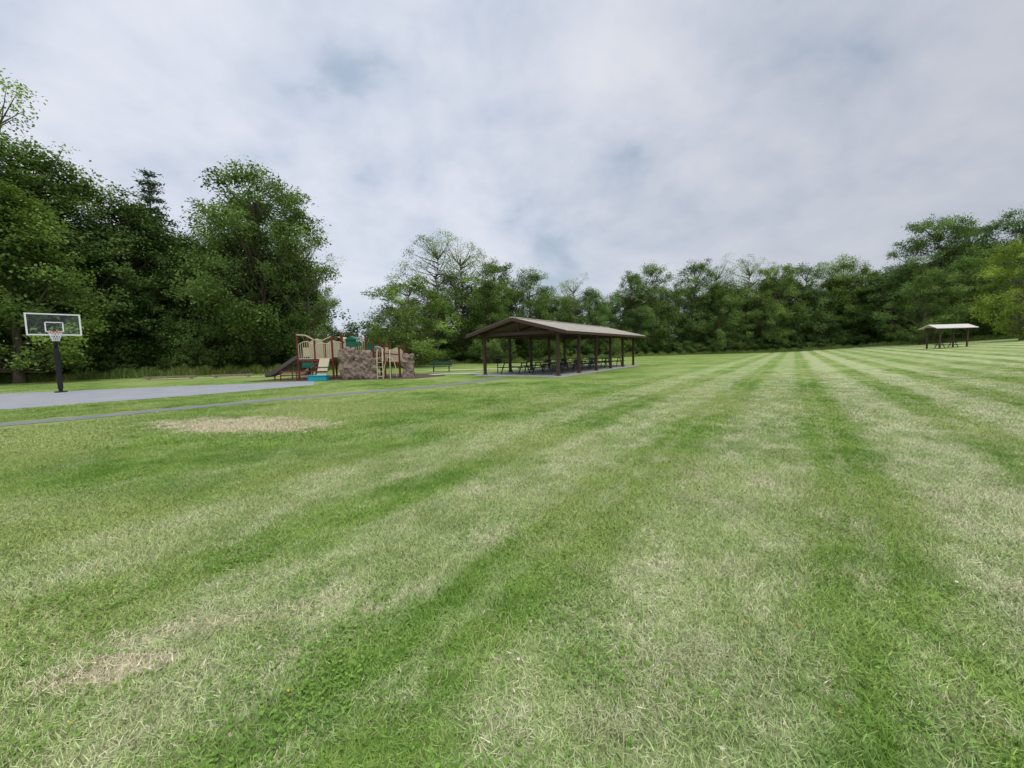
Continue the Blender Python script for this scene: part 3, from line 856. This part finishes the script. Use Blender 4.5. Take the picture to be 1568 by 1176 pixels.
def lump(p, c, s, seed, amp=.11, n=14):
    import bmesh
    bm = bmesh.new(); bmesh.ops.create_cube(bm, size=2); bmesh.ops.subdivide_edges(bm, edges=bm.edges[:], cuts=n, use_grid_fill=True)
    vs = []
    for v in bm.verts:
        q = v.co.copy(); ln = (abs(q.x) ** 8 + abs(q.y) ** 8 + abs(q.z) ** 8) ** (1 / 8); q = q / ln
        w_ = Vector((q.x * s[0] / 2, q.y * s[1] / 2, q.z * s[2] / 2))
        nn = noise.noise(w_ * 2.2 + Vector((seed * 7, 0, 0))) + .7 * noise.noise(w_ * 5 + Vector((seed * 3, 5, 0))) - .6 * abs(noise.noise(w_ * 3.5 + Vector((0, seed, 3))))
        w_ += q.normalized() * nn * amp * 1.6
        vs.append(w_ + Vector(c))
    bm.verts.index_update()
    p.add(vs, [tuple(v.index for v in f.verts) for f in bm.faces], 0); bm.free()
p = MB()
lump(p, (.95, -1.15, 1.0), (1.05, .4, 2.15), 1); lump(p, (1.95, -1.05, .93), (1.1, .45, 1.95), 2); lump(p, (2.6, -.95, .65), (.5, .45, 1.5), 5); lump(p, (4.75, -.5, .75), (.8, .5, 1.65), 3)
p.obj('rock_climbing_walls', [m_rock], parent=pg, smooth=False)
p = MB(); p.prism([(-.55, -.25), (.55, -.25), (.55, .25), (-.55, .25)], 0, .30); p.prism([(-.6, -.29), (.6, -.29), (.6, .29), (-.6, .29)], .30, .36); p.obj('storage_bin', [m_blue], loc=(-12.2, 25.1, 0.01), rz=.1, bevel=.02)
for (x1, y1, x2, y2) in [(-29, 31.3, -25.5, 32.2), (-24.5, 32.5, -21.5, 33), (-20.6, 34.6, -17.5, 35.2)]:
    p = MB(); p.beam((x1, y1, .16), (x2, y2, .16), .16, .16)
    for u in (.1, .9): p.box((x1 + (x2 - x1) * u, y1 + (y2 - y1) * u, .04), (.18, .18, .08))
    p.obj('timber_rail', [m_tim], bevel=.02)

# ---------------------------------------------------------------- sky / light
w = bpy.data.worlds.new('World'); scene.world = w; w.use_nodes = True
w.node_tree.nodes.clear(); t = NT(w.node_tree)
wo = t.n('ShaderNodeOutputWorld'); bg = t.n('ShaderNodeBackground'); bg.inputs[1].default_value = .1
el, az = math.radians(58), math.radians(150)
sky = t.n('ShaderNodeTexSky', sky_type='NISHITA'); sky.sun_disc = False; sky.sun_elevation = el; sky.sun_rotation = az
sky.air_density = 1.3; sky.dust_density = 3
D = t.n('ShaderNodeTexCoord').outputs['Generated']
s_ = t.sep(D)
den = t.math('ADD', t.math('MAXIMUM', s_[2], 0), .50)
pv2 = t.combine(t.math('DIVIDE', s_[0], den), t.math('DIVIDE', s_[1], den), 0)
n1 = t.noise(t.vmath('ADD', pv2, (5.6, 2.3, 0)), 3.4, 7, .54, .2)
mp = t.vmath('ADD', pv2, (3.7, 9.1, 0))
n2 = t.noise(mp, 1.6, 4, .5, .3)
comb = t.math('ADD', t.math('MULTIPLY', n1, .58), t.math('MULTIPLY', n2, .42))
cr_ = t.n('ShaderNodeValToRGB'); t.link(comb, cr_.inputs[0])
e = cr_.color_ramp; e.elements[0].position = .36; e.elements[0].color = (4.9, 5.9, 7.3, 1); e.elements[1].position = .64; e.elements[1].color = (8.1, 8.3, 9.0, 1)
x_ = e.elements.new(.45); x_.color = (5.8, 6.4, 7.6, 1); x_ = e.elements.new(.53); x_.color = (6.9, 7.3, 8.3, 1)
c = cr_.outputs[0]
lr = t.mr(s_[0], -.3, .9, 1.03, .76)
hz = t.mr(s_[2], 0, .38, .6, 0)
c = t.mix(hz, c, (6.6, 7.3, 8.2))
sc = t.vmath('SCALE', c); t.put(sc.node.inputs['Scale'], lr)
blue = t.mr(comb, .37, .46, .28, 0)
c = t.mix(blue, sc, sky.outputs[0])
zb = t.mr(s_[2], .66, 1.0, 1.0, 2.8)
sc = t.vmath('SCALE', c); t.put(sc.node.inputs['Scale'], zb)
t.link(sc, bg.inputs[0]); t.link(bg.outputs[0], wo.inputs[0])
sl = bpy.data.lights.new('sun', 'SUN'); sl.energy = 1.4; sl.angle = math.radians(18); sl.color = (1, .97, .92)
so = bpy.data.objects.new('sun', sl); col.objects.link(so)
dirv = Vector((math.sin(az) * math.cos(el), math.cos(az) * math.cos(el), math.sin(el)))
so.rotation_euler = dirv.to_track_quat('Z', 'Y').to_euler()

# ---------------------------------------------------------------- camera
th, ro = math.radians(4.7), math.radians(1.3)
Fw = Vector((0, math.cos(th), -math.sin(th))); Up = Vector((0, math.sin(th), math.cos(th))); X_ = Vector((1, 0, 0))
right = X_ * math.cos(ro) - Up * math.sin(ro); up = X_ * math.sin(ro) + Up * math.cos(ro)
M = Matrix((right, up, -Fw)).transposed().to_4x4(); M.translation = Vector((0, 0, 1.6))
cd = bpy.data.cameras.new('camera'); cd.lens = 14.0; cd.sensor_width = 36; cd.clip_end = 4000; cd.clip_start = .05
co = bpy.data.objects.new('camera', cd); col.objects.link(co); co.matrix_world = M
scene.camera = co
